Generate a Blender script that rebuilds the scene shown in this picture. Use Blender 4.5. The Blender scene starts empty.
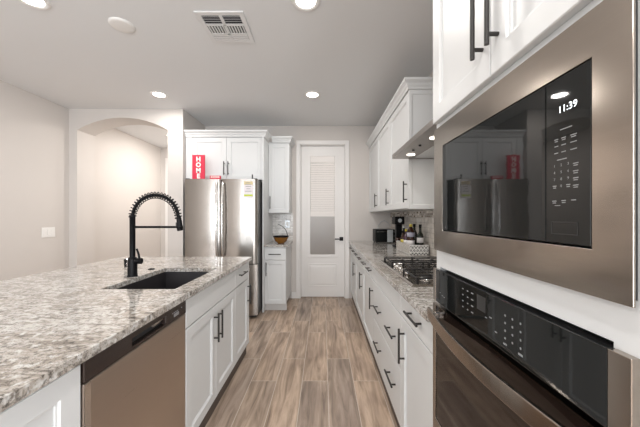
import bpy, math, random
from mathutils import Vector, Matrix
random.seed(7)
S = bpy.context.scene
COL = S.collection

# ------------------------------------------------------------------ camera
cd = bpy.data.cameras.new('camera')
cd.sensor_width = 36.0
cd.lens = 277.0 / 640.0 * 36.0
cd.shift_x = -3.0 / 640.0
cd.shift_y = 3.0 / 640.0
cd.clip_start = 0.02
cam = bpy.data.objects.new('camera', cd)
COL.objects.link(cam)
cam.location = (0, 0, 1.30)
cam.rotation_euler = (math.radians(90), 0, 0)
S.camera = cam

# ------------------------------------------------------------------ world, daylight, exposure
S.view_settings.view_transform = 'Standard'
S.view_settings.look = 'None'
S.view_settings.gamma = 1.0
S.view_settings.use_curve_mapping = False
S.view_settings.exposure = 0.0
W = bpy.data.worlds.new('world'); S.world = W
W.use_nodes = True
bg = W.node_tree.nodes['Background']
bg.inputs[0].default_value = (0.80, 0.90, 1.0, 1)
bg.inputs[1].default_value = 1.0

def area(name, loc, rot, sx, sy, power, col=(1, 1, 1)):
    l = bpy.data.lights.new(name, 'AREA'); l.shape = 'RECTANGLE'
    l.size = sx; l.size_y = sy; l.energy = power; l.color = col
    o = bpy.data.objects.new(name, l); COL.objects.link(o)
    o.location = loc; o.rotation_euler = rot
    return o
# area lights as daylight through two assumed openings in the unseen rear wall
for wx in (-2.15, -0.15):
    area('window_daylight', (wx, -4.55, 1.30), (math.radians(90), 0, 0), 1.5, 2.1, 75, (0.90, 0.95, 1.0))
area('window_daylight', (1.04, -2.35, 1.35), (math.radians(90), 0, math.radians(90)), 1.9, 1.9, 175, (0.92, 0.96, 1.0))  # area light added on the unseen right side to brighten the left wall
LAMP_W = 9.5

# ------------------------------------------------------------------ materials
MATS = {}
def newmat(name):
    m = bpy.data.materials.new(name); m.use_nodes = True
    nt = m.node_tree
    return m, nt, nt.nodes['Principled BSDF']
def N(nt, t, **kw):
    n = nt.nodes.new(t)
    for k, v in kw.items():
        if k in n.inputs.keys(): n.inputs[k].default_value = v
        else: setattr(n, k, v)
    return n
def simple(name, col, rough=0.5, metal=0.0, **kw):
    m, nt, b = newmat(name)
    b.inputs['Base Color'].default_value = (*col, 1)
    b.inputs['Roughness'].default_value = rough
    b.inputs['Metallic'].default_value = metal
    for k, v in kw.items(): b.inputs[k].default_value = v
    # faint procedural variation
    tc = N(nt, 'ShaderNodeTexCoord'); no = N(nt, 'ShaderNodeTexNoise', Scale=35.0, Detail=3.0)
    nt.links.new(tc.outputs['Object'], no.inputs['Vector'])
    bp = N(nt, 'ShaderNodeBump', Strength=0.02, Distance=0.002)
    nt.links.new(no.outputs['Fac'], bp.inputs['Height'])
    nt.links.new(bp.outputs['Normal'], b.inputs['Normal'])
    return m
def emit(name, col, s):
    m, nt, b = newmat(name)
    b.inputs['Base Color'].default_value = (*col, 1)
    b.inputs['Emission Color'].default_value = (*col, 1)
    b.inputs['Emission Strength'].default_value = s
    return m
def ramp(nt, stops):
    r = nt.nodes.new('ShaderNodeValToRGB')
    e = r.color_ramp.elements
    while len(e) < len(stops): e.new(0.5)
    for i, (p, c) in enumerate(stops):
        e[i].position = p; e[i].color = (*c, 1)
    return r
def mixrgb(nt, a, b, fac, mode='MIX'):
    n = nt.nodes.new('ShaderNodeMix'); n.data_type = 'RGBA'; n.blend_type = mode
    for sock, v in ((n.inputs[0], fac), (n.inputs[6], a), (n.inputs[7], b)):
        if hasattr(v, 'is_output') or isinstance(v, bpy.types.NodeSocket): nt.links.new(v, sock)
        elif isinstance(v, tuple): sock.default_value = (*v, 1)
        else: sock.default_value = v
    return n.outputs[2]
def paint(name, col, rough=0.85, scale=90, strength=0.08):
    m, nt, b = newmat(name)
    b.inputs['Base Color'].default_value = (*col, 1); b.inputs['Roughness'].default_value = rough
    tc = N(nt, 'ShaderNodeTexCoord'); no = N(nt, 'ShaderNodeTexNoise', Scale=scale, Detail=4.0)
    nt.links.new(tc.outputs['Object'], no.inputs['Vector'])
    bp = N(nt, 'ShaderNodeBump', Strength=strength, Distance=0.004)
    nt.links.new(no.outputs['Fac'], bp.inputs['Height']); nt.links.new(bp.outputs['Normal'], b.inputs['Normal'])
    return m
def steel(name, col=(0.62, 0.57, 0.52), rough=0.24, axis=2, stretch=60, wave=0.35):
    m, nt, b = newmat(name)
    b.inputs['Metallic'].default_value = 1.0
    tc = N(nt, 'ShaderNodeTexCoord'); mp = N(nt, 'ShaderNodeMapping')
    sc = [stretch * 6, stretch * 6, stretch * 6]; sc[axis] = 2.0
    mp.inputs['Scale'].default_value = sc
    nt.links.new(tc.outputs['Object'], mp.inputs['Vector'])
    no = N(nt, 'ShaderNodeTexNoise', Scale=1.0, Detail=2.0)
    nt.links.new(mp.outputs['Vector'], no.inputs['Vector'])
    r = ramp(nt, [(0.2, tuple(c * 0.975 for c in col)), (0.8, tuple(min(1, c * 1.02) for c in col))])
    nt.links.new(no.outputs['Fac'], r.inputs['Fac']); nt.links.new(r.outputs['Color'], b.inputs['Base Color'])
    mr = N(nt, 'ShaderNodeMapRange'); mr.inputs['To Min'].default_value = rough - 0.015; mr.inputs['To Max'].default_value = rough + 0.02
    nt.links.new(no.outputs['Fac'], mr.inputs['Value']); nt.links.new(mr.outputs['Result'], b.inputs['Roughness'])
    wv = N(nt, 'ShaderNodeTexNoise', Scale=3.5, Detail=1.0); nt.links.new(tc.outputs['Object'], wv.inputs['Vector'])
    bp = N(nt, 'ShaderNodeBump', Strength=wave, Distance=0.01); nt.links.new(wv.outputs['Fac'], bp.inputs['Height'])
    nt.links.new(bp.outputs['Normal'], b.inputs['Normal'])
    return m

def make_granite():
    m, nt, b = newmat('granite')
    tc = N(nt, 'ShaderNodeTexCoord')
    mp = N(nt, 'ShaderNodeMapping'); mp.inputs['Scale'].default_value = (6.5, 19.0, 14.0); mp.inputs['Rotation'].default_value = (0, 0, 0.22)
    nt.links.new(tc.outputs['Object'], mp.inputs['Vector'])
    n1 = N(nt, 'ShaderNodeTexNoise', Scale=1.6, Detail=7.0, Roughness=0.68, Distortion=1.3)
    nt.links.new(mp.outputs['Vector'], n1.inputs['Vector'])
    base = ramp(nt, [(0.30, (0.10, 0.092, 0.085)), (0.40, (0.27, 0.245, 0.22)), (0.48, (0.45, 0.42, 0.385)), (0.60, (0.62, 0.605, 0.58)), (0.72, (0.36, 0.32, 0.29))])
    nt.links.new(n1.outputs['Fac'], base.inputs['Fac'])
    n2 = N(nt, 'ShaderNodeTexNoise', Scale=75.0, Detail=5.0, Roughness=0.7)
    nt.links.new(tc.outputs['Object'], n2.inputs['Vector'])
    sp = ramp(nt, [(0.38, (0.16, 0.155, 0.15)), (0.50, (1, 1, 1))])
    nt.links.new(n2.outputs['Fac'], sp.inputs['Fac'])
    nb = N(nt, 'ShaderNodeTexNoise', Scale=2.6, Detail=4.0, Distortion=1.0); nt.links.new(tc.outputs['Object'], nb.inputs['Vector'])
    rb = ramp(nt, [(0.38, (0.82, 0.78, 0.74)), (0.52, (1, 1, 1)), (0.66, (1.12, 1.13, 1.14))]); nt.links.new(nb.outputs['Fac'], rb.inputs['Fac'])
    c = mixrgb(nt, base.outputs['Color'], rb.outputs['Color'], 1.0, 'MULTIPLY')
    c = mixrgb(nt, c, sp.outputs['Color'], 0.75, 'MULTIPLY')
    n3 = N(nt, 'ShaderNodeTexNoise', Scale=40.0, Detail=3.0)
    nt.links.new(tc.outputs['Object'], n3.inputs['Vector'])
    lt = ramp(nt, [(0.56, (0, 0, 0)), (0.66, (1, 1, 1))])
    nt.links.new(n3.outputs['Fac'], lt.inputs['Fac'])
    c = mixrgb(nt, c, (0.64, 0.63, 0.61), lt.outputs['Color'])
    v = N(nt, 'ShaderNodeTexVoronoi', Scale=190.0)
    nt.links.new(tc.outputs['Object'], v.inputs['Vector'])
    dk = ramp(nt, [(0.16, (1, 1, 1)), (0.30, (0, 0, 0))])
    nt.links.new(v.outputs['Distance'], dk.inputs['Fac'])
    n4 = N(nt, 'ShaderNodeTexNoise', Scale=9.0, Detail=3.0); nt.links.new(tc.outputs['Object'], n4.inputs['Vector'])
    g = ramp(nt, [(0.42, (0, 0, 0)), (0.56, (1, 1, 1))]); nt.links.new(n4.outputs['Fac'], g.inputs['Fac'])
    f = mixrgb(nt, dk.outputs['Color'], g.outputs['Color'], 1.0, 'MULTIPLY')
    c = mixrgb(nt, c, (0.06, 0.055, 0.05), f)
    nt.links.new(c, b.inputs['Base Color'])
    b.inputs['Roughness'].default_value = 0.07
    b.inputs['Specular IOR Level'].default_value = 0.6
    return m

def make_floor():
    m, nt, b = newmat('wood_look_tile')
    tc = N(nt, 'ShaderNodeTexCoord')
    mp = N(nt, 'ShaderNodeMapping'); mp.inputs['Rotation'].default_value = (0, 0, math.radians(90))
    mp.inputs['Location'].default_value = (0.35, -0.038, 0)
    nt.links.new(tc.outputs['Object'], mp.inputs['Vector'])
    br = N(nt, 'ShaderNodeTexBrick'); br.offset = 0.37; br.offset_frequency = 2; br.squash = 1
    br.inputs['Color1'].default_value = (0, 0, 0, 1); br.inputs['Color2'].default_value = (1, 1, 1, 1); br.inputs['Mortar'].default_value = (0.5, 0.5, 0.5, 1)
    br.inputs['Scale'].default_value = 1.0; br.inputs['Mortar Size'].default_value = 0.0022; br.inputs['Mortar Smooth'].default_value = 0.2
    br.inputs['Brick Width'].default_value = 0.92; br.inputs['Row Height'].default_value = 0.202
    nt.links.new(mp.outputs['Vector'], br.inputs['Vector'])
    # grain, shifted for every plank
    sh = N(nt, 'ShaderNodeVectorMath', operation='SCALE'); sh.inputs['Scale'].default_value = 17.0
    nt.links.new(br.outputs['Color'], sh.inputs[0])
    ad = N(nt, 'ShaderNodeVectorMath', operation='ADD')
    nt.links.new(tc.outputs['Object'], ad.inputs[0]); nt.links.new(sh.outputs['Vector'], ad.inputs[1])
    m2 = N(nt, 'ShaderNodeMapping'); m2.inputs['Scale'].default_value = (14, 1.3, 1)
    nt.links.new(ad.outputs['Vector'], m2.inputs['Vector'])
    g = N(nt, 'ShaderNodeTexNoise', Scale=1.4, Detail=8.0, Roughness=0.62, Distortion=0.8)
    nt.links.new(m2.outputs['Vector'], g.inputs['Vector'])
    r = ramp(nt, [(0.28, (0.17, 0.12, 0.09)), (0.42, (0.33, 0.25, 0.19)), (0.55, (0.48, 0.37, 0.29)), (0.72, (0.62, 0.50, 0.40))])
    nt.links.new(g.outputs['Fac'], r.inputs['Fac'])
    tone = ramp(nt, [(0.0, (0.84, 0.85, 0.87)), (0.5, (0.98, 0.97, 0.95)), (1.0, (1.12, 1.08, 1.03))])
    nt.links.new(br.outputs['Color'], tone.inputs['Fac'])
    c = mixrgb(nt, r.outputs['Color'], tone.outputs['Color'], 1.0, 'MULTIPLY')
    m3 = N(nt, 'ShaderNodeMapping'); m3.inputs['Scale'].default_value = (3.5, 1.2, 1)
    nt.links.new(ad.outputs['Vector'], m3.inputs['Vector'])
    k = N(nt, 'ShaderNodeTexNoise', Scale=1.7, Detail=3.0); nt.links.new(m3.outputs['Vector'], k.inputs['Vector'])
    kr = ramp(nt, [(0.40, (0.74, 0.73, 0.74)), (0.55, (1, 1, 1))]); nt.links.new(k.outputs['Fac'], kr.inputs['Fac'])
    c = mixrgb(nt, c, kr.outputs['Color'], 0.8, 'MULTIPLY')
    c = mixrgb(nt, c, (0.60, 0.53, 0.45), br.outputs['Fac'])
    nt.links.new(c, b.inputs['Base Color'])
    b.inputs['Roughness'].default_value = 0.38
    bp = N(nt, 'ShaderNodeBump', Strength=0.15, Distance=0.003); nt.links.new(g.outputs['Fac'], bp.inputs['Height'])
    nt.links.new(bp.outputs['Normal'], b.inputs['Normal'])
    return m

def make_tile(name, rot, base=(0.62, 0.58, 0.53), bw=0.10, rh=0.05, c2=(0.72, 0.69, 0.65)):
    m, nt, b = newmat(name)
    tc = N(nt, 'ShaderNodeTexCoord'); sx = N(nt, 'ShaderNodeSeparateXYZ'); mp = N(nt, 'ShaderNodeCombineXYZ')
    nt.links.new(tc.outputs['Object'], sx.inputs[0])
    nt.links.new(sx.outputs['Y' if rot[2] else 'X'], mp.inputs['X']); nt.links.new(sx.outputs['Z'], mp.inputs['Y'])
    br = N(nt, 'ShaderNodeTexBrick'); br.offset = 0.5
    br.inputs['Color1'].default_value = (*base, 1); br.inputs['Color2'].default_value = (*c2, 1); br.inputs['Mortar'].default_value = (0.40, 0.38, 0.35, 1)
    br.inputs['Scale'].default_value = 1.0; br.inputs['Mortar Size'].default_value = 0.0018
    br.inputs['Brick Width'].default_value = bw; br.inputs['Row Height'].default_value = rh
    nt.links.new(mp.outputs['Vector'], br.inputs['Vector'])
    no = N(nt, 'ShaderNodeTexNoise', Scale=14.0, Detail=5.0); nt.links.new(tc.outputs['Object'], no.inputs['Vector'])
    rr = ramp(nt, [(0.35, (0.78, 0.76, 0.74)), (0.6, (1.05, 1.04, 1.02))]); nt.links.new(no.outputs['Fac'], rr.inputs['Fac'])
    nt.links.new(mixrgb(nt, br.outputs['Color'], rr.outputs['Color'], 1.0, 'MULTIPLY'), b.inputs['Base Color'])
    b.inputs['Roughness'].default_value = 0.22
    return m

def make_glass(name, col=(1, 1, 1), rough=0.0, ior=1.45):
    m, nt, b = newmat(name)
    b.inputs['Base Color'].default_value = (*col, 1); b.inputs['Roughness'].default_value = rough
    b.inputs['Transmission Weight'].default_value = 1.0; b.inputs['IOR'].default_value = ior
    return m

def make_basket(name, col_a, col_b, scale):
    m, nt, b = newmat(name)
    tc = N(nt, 'ShaderNodeTexCoord'); mp = N(nt, 'ShaderNodeMapping'); mp.inputs['Rotation'].default_value = (math.radians(45), math.radians(45), 0)
    nt.links.new(tc.outputs['Object'], mp.inputs['Vector'])
    ck = N(nt, 'ShaderNodeTexVoronoi', Scale=scale); ck.feature = 'DISTANCE_TO_EDGE'; ck.inputs['Randomness'].default_value = 0.0
    nt.links.new(mp.outputs['Vector'], ck.inputs['Vector'])
    r = ramp(nt, [(0.10, col_a), (0.16, col_b), (0.30, col_b), (0.36, col_a)])
    nt.links.new(ck.outputs['Distance'], r.inputs['Fac']); nt.links.new(r.outputs['Color'], b.inputs['Base Color'])
    b.inputs['Roughness'].default_value = 0.6
    return m

M = {
 'wall': paint('wall_paint', (0.63, 0.592, 0.56)),
 'ceiling': paint('ceiling_paint', (0.77, 0.775, 0.78), 0.9, 60, 0.15),
 'trim': simple('white_trim', (0.80, 0.78, 0.76), 0.4),
 'cab': simple('white_lacquer', (0.67, 0.68, 0.68), 0.42),
 'cabin': simple('cabinet_inside', (0.55, 0.52, 0.48), 0.6),
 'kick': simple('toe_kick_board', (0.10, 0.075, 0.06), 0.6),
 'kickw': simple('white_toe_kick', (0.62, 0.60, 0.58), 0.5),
 'black': simple('matte_black_metal', (0.006, 0.006, 0.007), 0.40, 0.0, **{'Specular IOR Level': 0.14}),
 'bronze': simple('dark_bronze_metal', (0.018, 0.016, 0.014), 0.36, 0.0),
 'steel': steel('brushed_steel_horizontal', (0.41, 0.36, 0.315), 0.17, 1),
 'steelf': steel('brushed_steel_fridge', (0.36, 0.335, 0.31), 0.22, 2),
 'steeld': steel('brushed_steel_dishwasher', (0.56, 0.49, 0.435), 0.28, 1),
 'steelb': steel('polished_steel', (0.72, 0.70, 0.68), 0.15, 1),
 'steelh': steel('hood_steel', (0.33, 0.30, 0.28), 0.33, 1),
 'dark': simple('dark_grey_plastic', (0.03, 0.03, 0.03), 0.4),
 'blackglass': simple('black_glass', (0.010, 0.011, 0.011), 0.03, 0.0, **{'Specular IOR Level': 0.38}),
 'ovenglass': simple('oven_door_glass', (0.016, 0.010, 0.008), 0.05, 0.0, **{'IOR': 1.5}),
 'brownstrip': simple('dark_brown_control_strip', (0.028, 0.018, 0.015), 0.25),
 'sink': simple('black_composite', (0.022, 0.020, 0.022), 0.45),
 'iron': simple('cast_iron', (0.014, 0.013, 0.013), 0.45),
 'white': simple('white_plastic', (0.82, 0.81, 0.79), 0.35),
 'vent': simple('vent_white', (0.74, 0.74, 0.74), 0.4),
 'ventdark': simple('vent_duct_shade', (0.05, 0.05, 0.055), 0.8),
 'red': simple('crimson_paint', (0.62, 0.022, 0.06), 0.5),
 'letter': simple('white_letter_paint', (0.9, 0.88, 0.84), 0.6),
 'print': simple('grey_legend_print', (0.27, 0.275, 0.28), 0.6),
 'label': simple('label_paper', (0.74, 0.70, 0.72), 0.6),
 'labely': simple('label_paper_yellow', (0.62, 0.52, 0.30), 0.6),
 'green': simple('label_green_band', (0.50, 0.62, 0.05), 0.6),
 'granite': make_granite(),
 'floor': make_floor(),
 'tile': make_tile('backsplash_tile', (math.radians(90), 0, math.radians(90))),
 'tileb': make_tile('backsplash_tile_pale', (math.radians(90), 0, 0), (0.66, 0.65, 0.64), 0.12, 0.028, (0.86, 0.85, 0.84)),
 'mosaic': make_tile('mosaic_border_tile', (math.radians(90), 0, math.radians(90)), (0.12, 0.075, 0.05), 0.05, 0.022, (0.80, 0.76, 0.70)),
 'glass': make_glass('clear_glass'),
 'frost': make_glass('frosted_glass', (0.86, 0.86, 0.86), 0.25),
 'blind': simple('blind_slat', (0.84, 0.80, 0.77), 0.5),
 'lens': emit('lamp_lens', (1.0, 0.94, 0.86), 9.0),
 'hoodlens': emit('hood_lamp_lens', (1.0, 0.93, 0.82), 3.0),
 'digits': emit('clock_digits', (0.9, 0.95, 1.0), 1.6),
 'amber': simple('amber_glazed_wood', (0.22, 0.09, 0.012), 0.25),
 'bottleg': simple('dark_green_bottle_glass', (0.010, 0.016, 0.008), 0.06),
 'bottleb': simple('dark_amber_bottle_glass', (0.035, 0.012, 0.006), 0.06),
 'bottlev': simple('violet_bottle_glass', (0.05, 0.015, 0.03), 0.08),
 'cap': simple('yellow_cap_foil', (0.62, 0.50, 0.08), 0.4),
 'paper': simple('bottle_label_paper', (0.72, 0.69, 0.68), 0.7),
 'paperl': simple('bottle_label_lilac', (0.44, 0.43, 0.52), 0.7),
 'basket': make_basket('lattice_print', (0.78, 0.77, 0.74), (0.07, 0.07, 0.075), 42),
 'wicker': make_basket('grey_weave', (0.66, 0.63, 0.59), (0.20, 0.18, 0.16), 60),
 'silver': simple('silver_plastic', (0.55, 0.58, 0.60), 0.3, 0.4),
}

# ------------------------------------------------------------------ mesh builder
class MB:
    def __init__(s): s.v = []; s.f = []; s.sm = []
    def add(s, vs, fs, smooth=False):
        n = len(s.v); s.v += [Vector(v) for v in vs]
        for f in fs: s.f.append([i + n for i in f]); s.sm.append(smooth)
        return s
    def box(s, x0, x1, y0, y1, z0, z1):
        x0, x1 = sorted((x0, x1)); y0, y1 = sorted((y0, y1)); z0, z1 = sorted((z0, z1))
        return s.add([(x0,y0,z0),(x1,y0,z0),(x1,y1,z0),(x0,y1,z0),(x0,y0,z1),(x1,y0,z1),(x1,y1,z1),(x0,y1,z1)],
              [(0,3,2,1),(4,5,6,7),(0,1,5,4),(1,2,6,5),(2,3,7,6),(3,0,4,7)])
    def obox(s, F, u0, u1, v0, v1, w0, w1):      # box in a face frame
        vs = [F(u, v, w) for w in (w0, w1) for v in (v0, v1) for u in (u0, u1)]
        return s.add(vs, [(0,2,3,1),(4,5,7,6),(0,1,5,4),(1,3,7,5),(3,2,6,7),(2,0,4,6)])
    def cyl(s, a, b, r, r2=None, n=16, caps=True):
        a, b = Vector(a), Vector(b); r2 = r if r2 is None else r2
        d = (b - a).normalized(); t = Vector((1,0,0)) if abs(d.x) < 0.9 else Vector((0,1,0))
        p = d.cross(t).normalized(); q = d.cross(p)
        vs = []
        for c, rr in ((a, r), (b, r2)):
            for i in range(n):
                g = 2*math.pi*i/n; vs.append(c + p*math.cos(g)*rr + q*math.sin(g)*rr)
        s.add(vs, [(i, (i+1)%n, n+(i+1)%n, n+i) for i in range(n)], True)
        if caps:
            s.add(vs[:n], [tuple(reversed(range(n)))]); s.add(vs[n:], [tuple(range(n))])
        return s
    def tube(s, pts, r, n=10, caps=True):
        pts = [Vector(p) for p in pts]; m = len(pts); vs = []
        rs = r if isinstance(r, (list, tuple)) else [r]*m
        d0 = (pts[1]-pts[0]).normalized(); t = Vector((0,0,1)) if abs(d0.z) < 0.9 else Vector((1,0,0))
        p = d0.cross(t).normalized()
        for i in range(m):
            d = (pts[min(i+1, m-1)] - pts[max(i-1, 0)]).normalized()
            p = (p - d*p.dot(d)).normalized(); q = d.cross(p)
            for k in range(n):
                g = 2*math.pi*k/n; vs.append(pts[i] + p*math.cos(g)*rs[i] + q*math.sin(g)*rs[i])
        fs = [(i*n+k, i*n+(k+1)%n, (i+1)*n+(k+1)%n, (i+1)*n+k) for i in range(m-1) for k in range(n)]
        s.add(vs, fs, True)
        if caps: s.add(vs[:n], [tuple(reversed(range(n)))]); s.add(vs[-n:], [tuple(range(n))])
        return s
    def lathe(s, c, prof, n=32, smooth=True):       # prof: (r, z)
        c = Vector(c); vs = []
        for r, z in prof:
            for k in range(n):
                g = 2*math.pi*k/n; vs.append(c + Vector((r*math.cos(g), r*math.sin(g), z)))
        m = len(prof)
        return s.add(vs, [(i*n+k, i*n+(k+1)%n, (i+1)*n+(k+1)%n, (i+1)*n+k) for i in range(m-1) for k in range(n)], smooth)
    def ring(s, F, rects):       # loft of rectangles (u0,u1,v0,v1,w), closed at both ends
        vs = []
        for (u0,u1,v0,v1,w) in rects: vs += [F(u0,v0,w),F(u1,v0,w),F(u1,v1,w),F(u0,v1,w)]
        fs = [(3,2,1,0)]
        for i in range(len(rects)-1):
            for k in range(4): fs.append((4*i+k, 4*i+(k+1)%4, 4*i+4+(k+1)%4, 4*i+4+k))
        e = 4*(len(rects)-1); fs.append((e,e+1,e+2,e+3))
        return s.add(vs, fs)
    def hole(s, F, o, i, w0, w1):    # plate with a rectangular hole; o,i = (u0,u1,v0,v1)
        def c(r, w): return [F(r[0],r[2],w),F(r[1],r[2],w),F(r[1],r[3],w),F(r[0],r[3],w)]
        vs = c(o,w0)+c(i,w0)+c(o,w1)+c(i,w1); fs = []
        for k in range(4):
            j = (k+1)%4
            fs += [(k,4+k,4+j,j),(8+k,8+j,12+j,12+k),(k,j,8+j,8+k),(4+k,12+k,12+j,4+j)]
        return s.add(vs, fs)
    def build(s, name, mat, parent=None, bevel=0.0, seg=2):
        me = bpy.data.meshes.new(name); off = Vector((0,0,0))
        if parent is not None:
            off = world_loc(parent)
        else:
            zs = [v.z for v in s.v]; off = sum(s.v, Vector())/len(s.v); off.z = min(zs)
            if name in ('floor',): off = Vector((0,0,0))
        me.from_pydata([v - off for v in s.v], [], s.f); me.validate()
        for p, q in zip(me.polygons, s.sm): p.use_smooth = q
        import bmesh
        bm = bmesh.new(); bm.from_mesh(me); bmesh.ops.recalc_face_normals(bm, faces=bm.faces); bm.to_mesh(me); bm.free()
        me.materials.append(M[mat])
        o = bpy.data.objects.new(name, me); COL.objects.link(o)
        if parent is not None: o.parent = parent
        else: o.location = off
        if bevel:
            b = o.modifiers.new('bevel', 'BEVEL'); b.width = bevel; b.segments = seg; b.limit_method = 'ANGLE'; b.angle_limit = math.radians(40)
        return o
def world_loc(o):
    l = Vector((0,0,0))
    while o is not None: l += Vector(o.location); o = o.parent
    return l
def thing(name, label, cat, loc, group=None):
    o = bpy.data.objects.new(name, None); COL.objects.link(o); o.empty_display_size = 0.1
    o.location = loc; o['label'] = label; o['category'] = cat
    if group: o['group'] = group
    return o
def tag(o, label, cat, group=None):
    o['label'] = label; o['category'] = cat
    if group: o['group'] = group
    return o
def struct(name, mb, mat, bevel=0.0, parent=None):
    o = mb.build(name, mat, parent, bevel)
    if parent is None: o['kind'] = 'structure'
    return o
def frame(o, U, Wd):
    o, U, Wd = Vector(o), Vector(U), Vector(Wd)
    return lambda u, v, w: o + U*u + Vector((0,0,1))*v + Wd*w
def text(name, body, mat, parent, pos, xa, ya, size, ext=0.0008, align='CENTER', line=1.0):
    c = bpy.data.curves.new(name, 'FONT'); c.body = body; c.size = size; c.extrude = ext; c.align_x = align; c.align_y = 'CENTER'; c.space_line = line
    c.materials.append(M[mat]); c.resolution_u = 2
    o = bpy.data.objects.new(name, c); COL.objects.link(o); o.parent = parent
    xa, ya = Vector(xa), Vector(ya); za = xa.cross(ya)
    mt = Matrix((xa, ya, za)).transposed().to_4x4()
    mt.translation = Vector(pos) - world_loc(parent)
    o.matrix_local = mt
    return o

# ------------------------------------------------------------------ room dimensions
XL, XR = -3.402, 1.085
YB, YA, YA2, YH = 4.407, 3.71, 4.003, 5.806
CZ = 2.74
YR = -4.6
XC = -1.875      # right end of the arch wall

struct('floor', MB().box(XL-0.1, XR+0.1, YR-0.1, YH+0.1, -0.1, 0.0), 'floor')
struct('ceiling', MB().box(XL-0.1, XR+0.1, YR-0.1, YH+0.1, CZ, CZ+0.1), 'ceiling')
struct('wall_left', MB().box(XL-0.1, XL, YR, YH+0.1, 0, CZ), 'wall')
mb = MB(); mb.box(XR, XR+0.1, YR, -3.35, 0, CZ); mb.box(XR, XR+0.1, -1.35, YH, 0, CZ); mb.box(XR, XR+0.1, -3.35, -1.35, 0, 0.35); mb.box(XR, XR+0.1, -3.35, -1.35, 2.35, CZ)
struct('wall_right', mb, 'wall')
FW3 = lambda u, v, w: Vector((XR+0.07-w, u, v))
w3 = struct('window_3', MB().hole(FW3, (-3.35, -1.35, 0.35, 2.35), (-3.30, -1.40, 0.40, 2.30), 0, 0.05), 'trim')  # unseen window added to house the side fill of daylight
MB().obox(FW3, -3.30, -1.40, 0.40, 2.30, 0.02, 0.025).build('pane', 'glass', w3)

# wall with the arch
def arch_wall():
    x0, x1, zs, za = -3.295, -2.080, 2.4585, 2.6246
    c = (x0+x1)/2; h = za-zs; hw = (x1-x0)/2; R = (hw*hw+h*h)/(2*h); zc = za-R
    n = 24; pts = []
    for i in range(n+1):
        x = x0+(x1-x0)*i/n; pts.append((x, zc+math.sqrt(R*R-(x-c)**2)))
    mb = MB()
    mb.box(XL, x0, YA, YA2, 0, zs); mb.box(x1, XC, YA, YA2, 0, zs)
    P = [(XL, zs)] + pts + [(XC, zs), (XC, CZ), (XL, CZ)]
    # header as strips
    xs = [XL] + [p[0] for p in pts] + [XC]; zz = [zs] + [p[1] for p in pts] + [zs]
    vs = []
    for x, z in zip(xs, zz):
        vs += [(x,YA,z),(x,YA,CZ),(x,YA2,z),(x,YA2,CZ)]
    fs = []
    for i in range(len(xs)-1):
        a, b = 4*i, 4*i+4
        fs += [(a,b,b+1,a+1),(a+2,a+3,b+3,b+2),(a,a+2,b+2,b),(a+1,b+1,b+3,a+3)]
    fs += [(0,1,3,2),(4*len(xs)-4,4*len(xs)-2,4*len(xs)-1,4*len(xs)-3)]
    mb.add(vs, fs)
    return mb
struct('wall_arch', arch_wall(), 'wall')
struct('wall_alcove', MB().box(XC-0.12, XC, YA2, YH, 0, CZ), 'wall')
# rear wall of the kitchen with the door opening
DX0, DX1, DZ = -0.365, 0.355, 2.447
mb = MB(); mb.box(XC, DX0, YB, YB+0.12, 0, CZ); mb.box(DX1, XR, YB, YB+0.12, 0, CZ); mb.box(DX0, DX1, YB, YB+0.12, DZ, CZ)
struct('wall_back', mb, 'wall')
struct('wall_hall', MB().box(XL, XC-0.12, YH, YH+0.1, 0, CZ), 'wall')
# pantry behind the door
mb = MB(); mb.box(XC, XR, YH, YH+0.1, 0, CZ)
struct('wall_pantry', mb, 'wall')
# rear wall behind the camera, with two glazed openings
mb = MB()
for a, b in ((XL, -2.95), (-1.35, -0.95), (0.65, XR)): mb.box(a, b, YR-0.1, YR, 0, CZ)
for a, b in ((-2.95, -1.35), (-0.95, 0.65)): mb.box(a, b, YR-0.1, YR, 2.40, CZ); mb.box(a, b, YR-0.1, YR, 0, 0.20)
struct('wall_rear', mb, 'wall')
for i, (a, b) in enumerate(((-2.95, -1.35), (-0.95, 0.65))):
    F = frame((0, YR-0.07, 0), (1,0,0), (0,1,0))
    w = struct('window_%d' % (i+1), MB().hole(F, (a, b, 0.20, 2.40), (a+0.05, b-0.05, 0.25, 2.35), 0, 0.05), 'trim')
    MB().box(a+0.05, b-0.05, YR-0.05, YR-0.045, 0.25, 2.35).build('pane', 'glass', w)

# baseboards
for nm, bx in (('baseboard_left', (XL, XL+0.014, YR, YH)), ('baseboard_back', (-0.50, -0.424, YB-0.014, YB)),
               ('baseboard_arch', (-2.080, XC, YA-0.014, YA))):
    struct(nm, MB().box(bx[0], bx[1], bx[2], bx[3], 0, 0.10), 'trim', 0.003)

# door casing and door of the pantry
F = frame((0, YB, 0), (1,0,0), (0,-1,0))
mb = MB()
cw = 0.060
for (u0,u1,v0,v1) in ((DX0-cw, DX0, 0, DZ+cw), (DX1, DX1+cw, 0, DZ+cw), (DX0, DX1, DZ, DZ+cw)):
    mb.obox(F, u0, u1, v0, v1, 0, 0.016)
mb.obox(F, DX0, DX0+0.012, 0, DZ, -0.12, 0); mb.obox(F, DX1-0.012, DX1, 0, DZ, -0.12, 0); mb.obox(F, DX0+0.012, DX1-0.012, DZ-0.012, DZ, -0.12, 0)
struct('trim_1', mb, 'trim', 0.003)
YD = YB + 0.055
F = frame((0, YD, 0), (1,0,0), (0,-1,0))
d = bpy.data.objects.new('door_1', None); COL.objects.link(d); d.location = (0, YD, 0); d['kind'] = 'structure'
gx0, gx1, gz0, gz1 = -0.235, 0.220, 0.66, 2.30
mb = MB(); x0, x1 = DX0+0.014, DX1-0.014
mb.obox(F, x0, gx0, 0.008, DZ-0.014, -0.035, 0); mb.obox(F, gx1, x1, 0.008, DZ-0.014, -0.035, 0)
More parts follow.
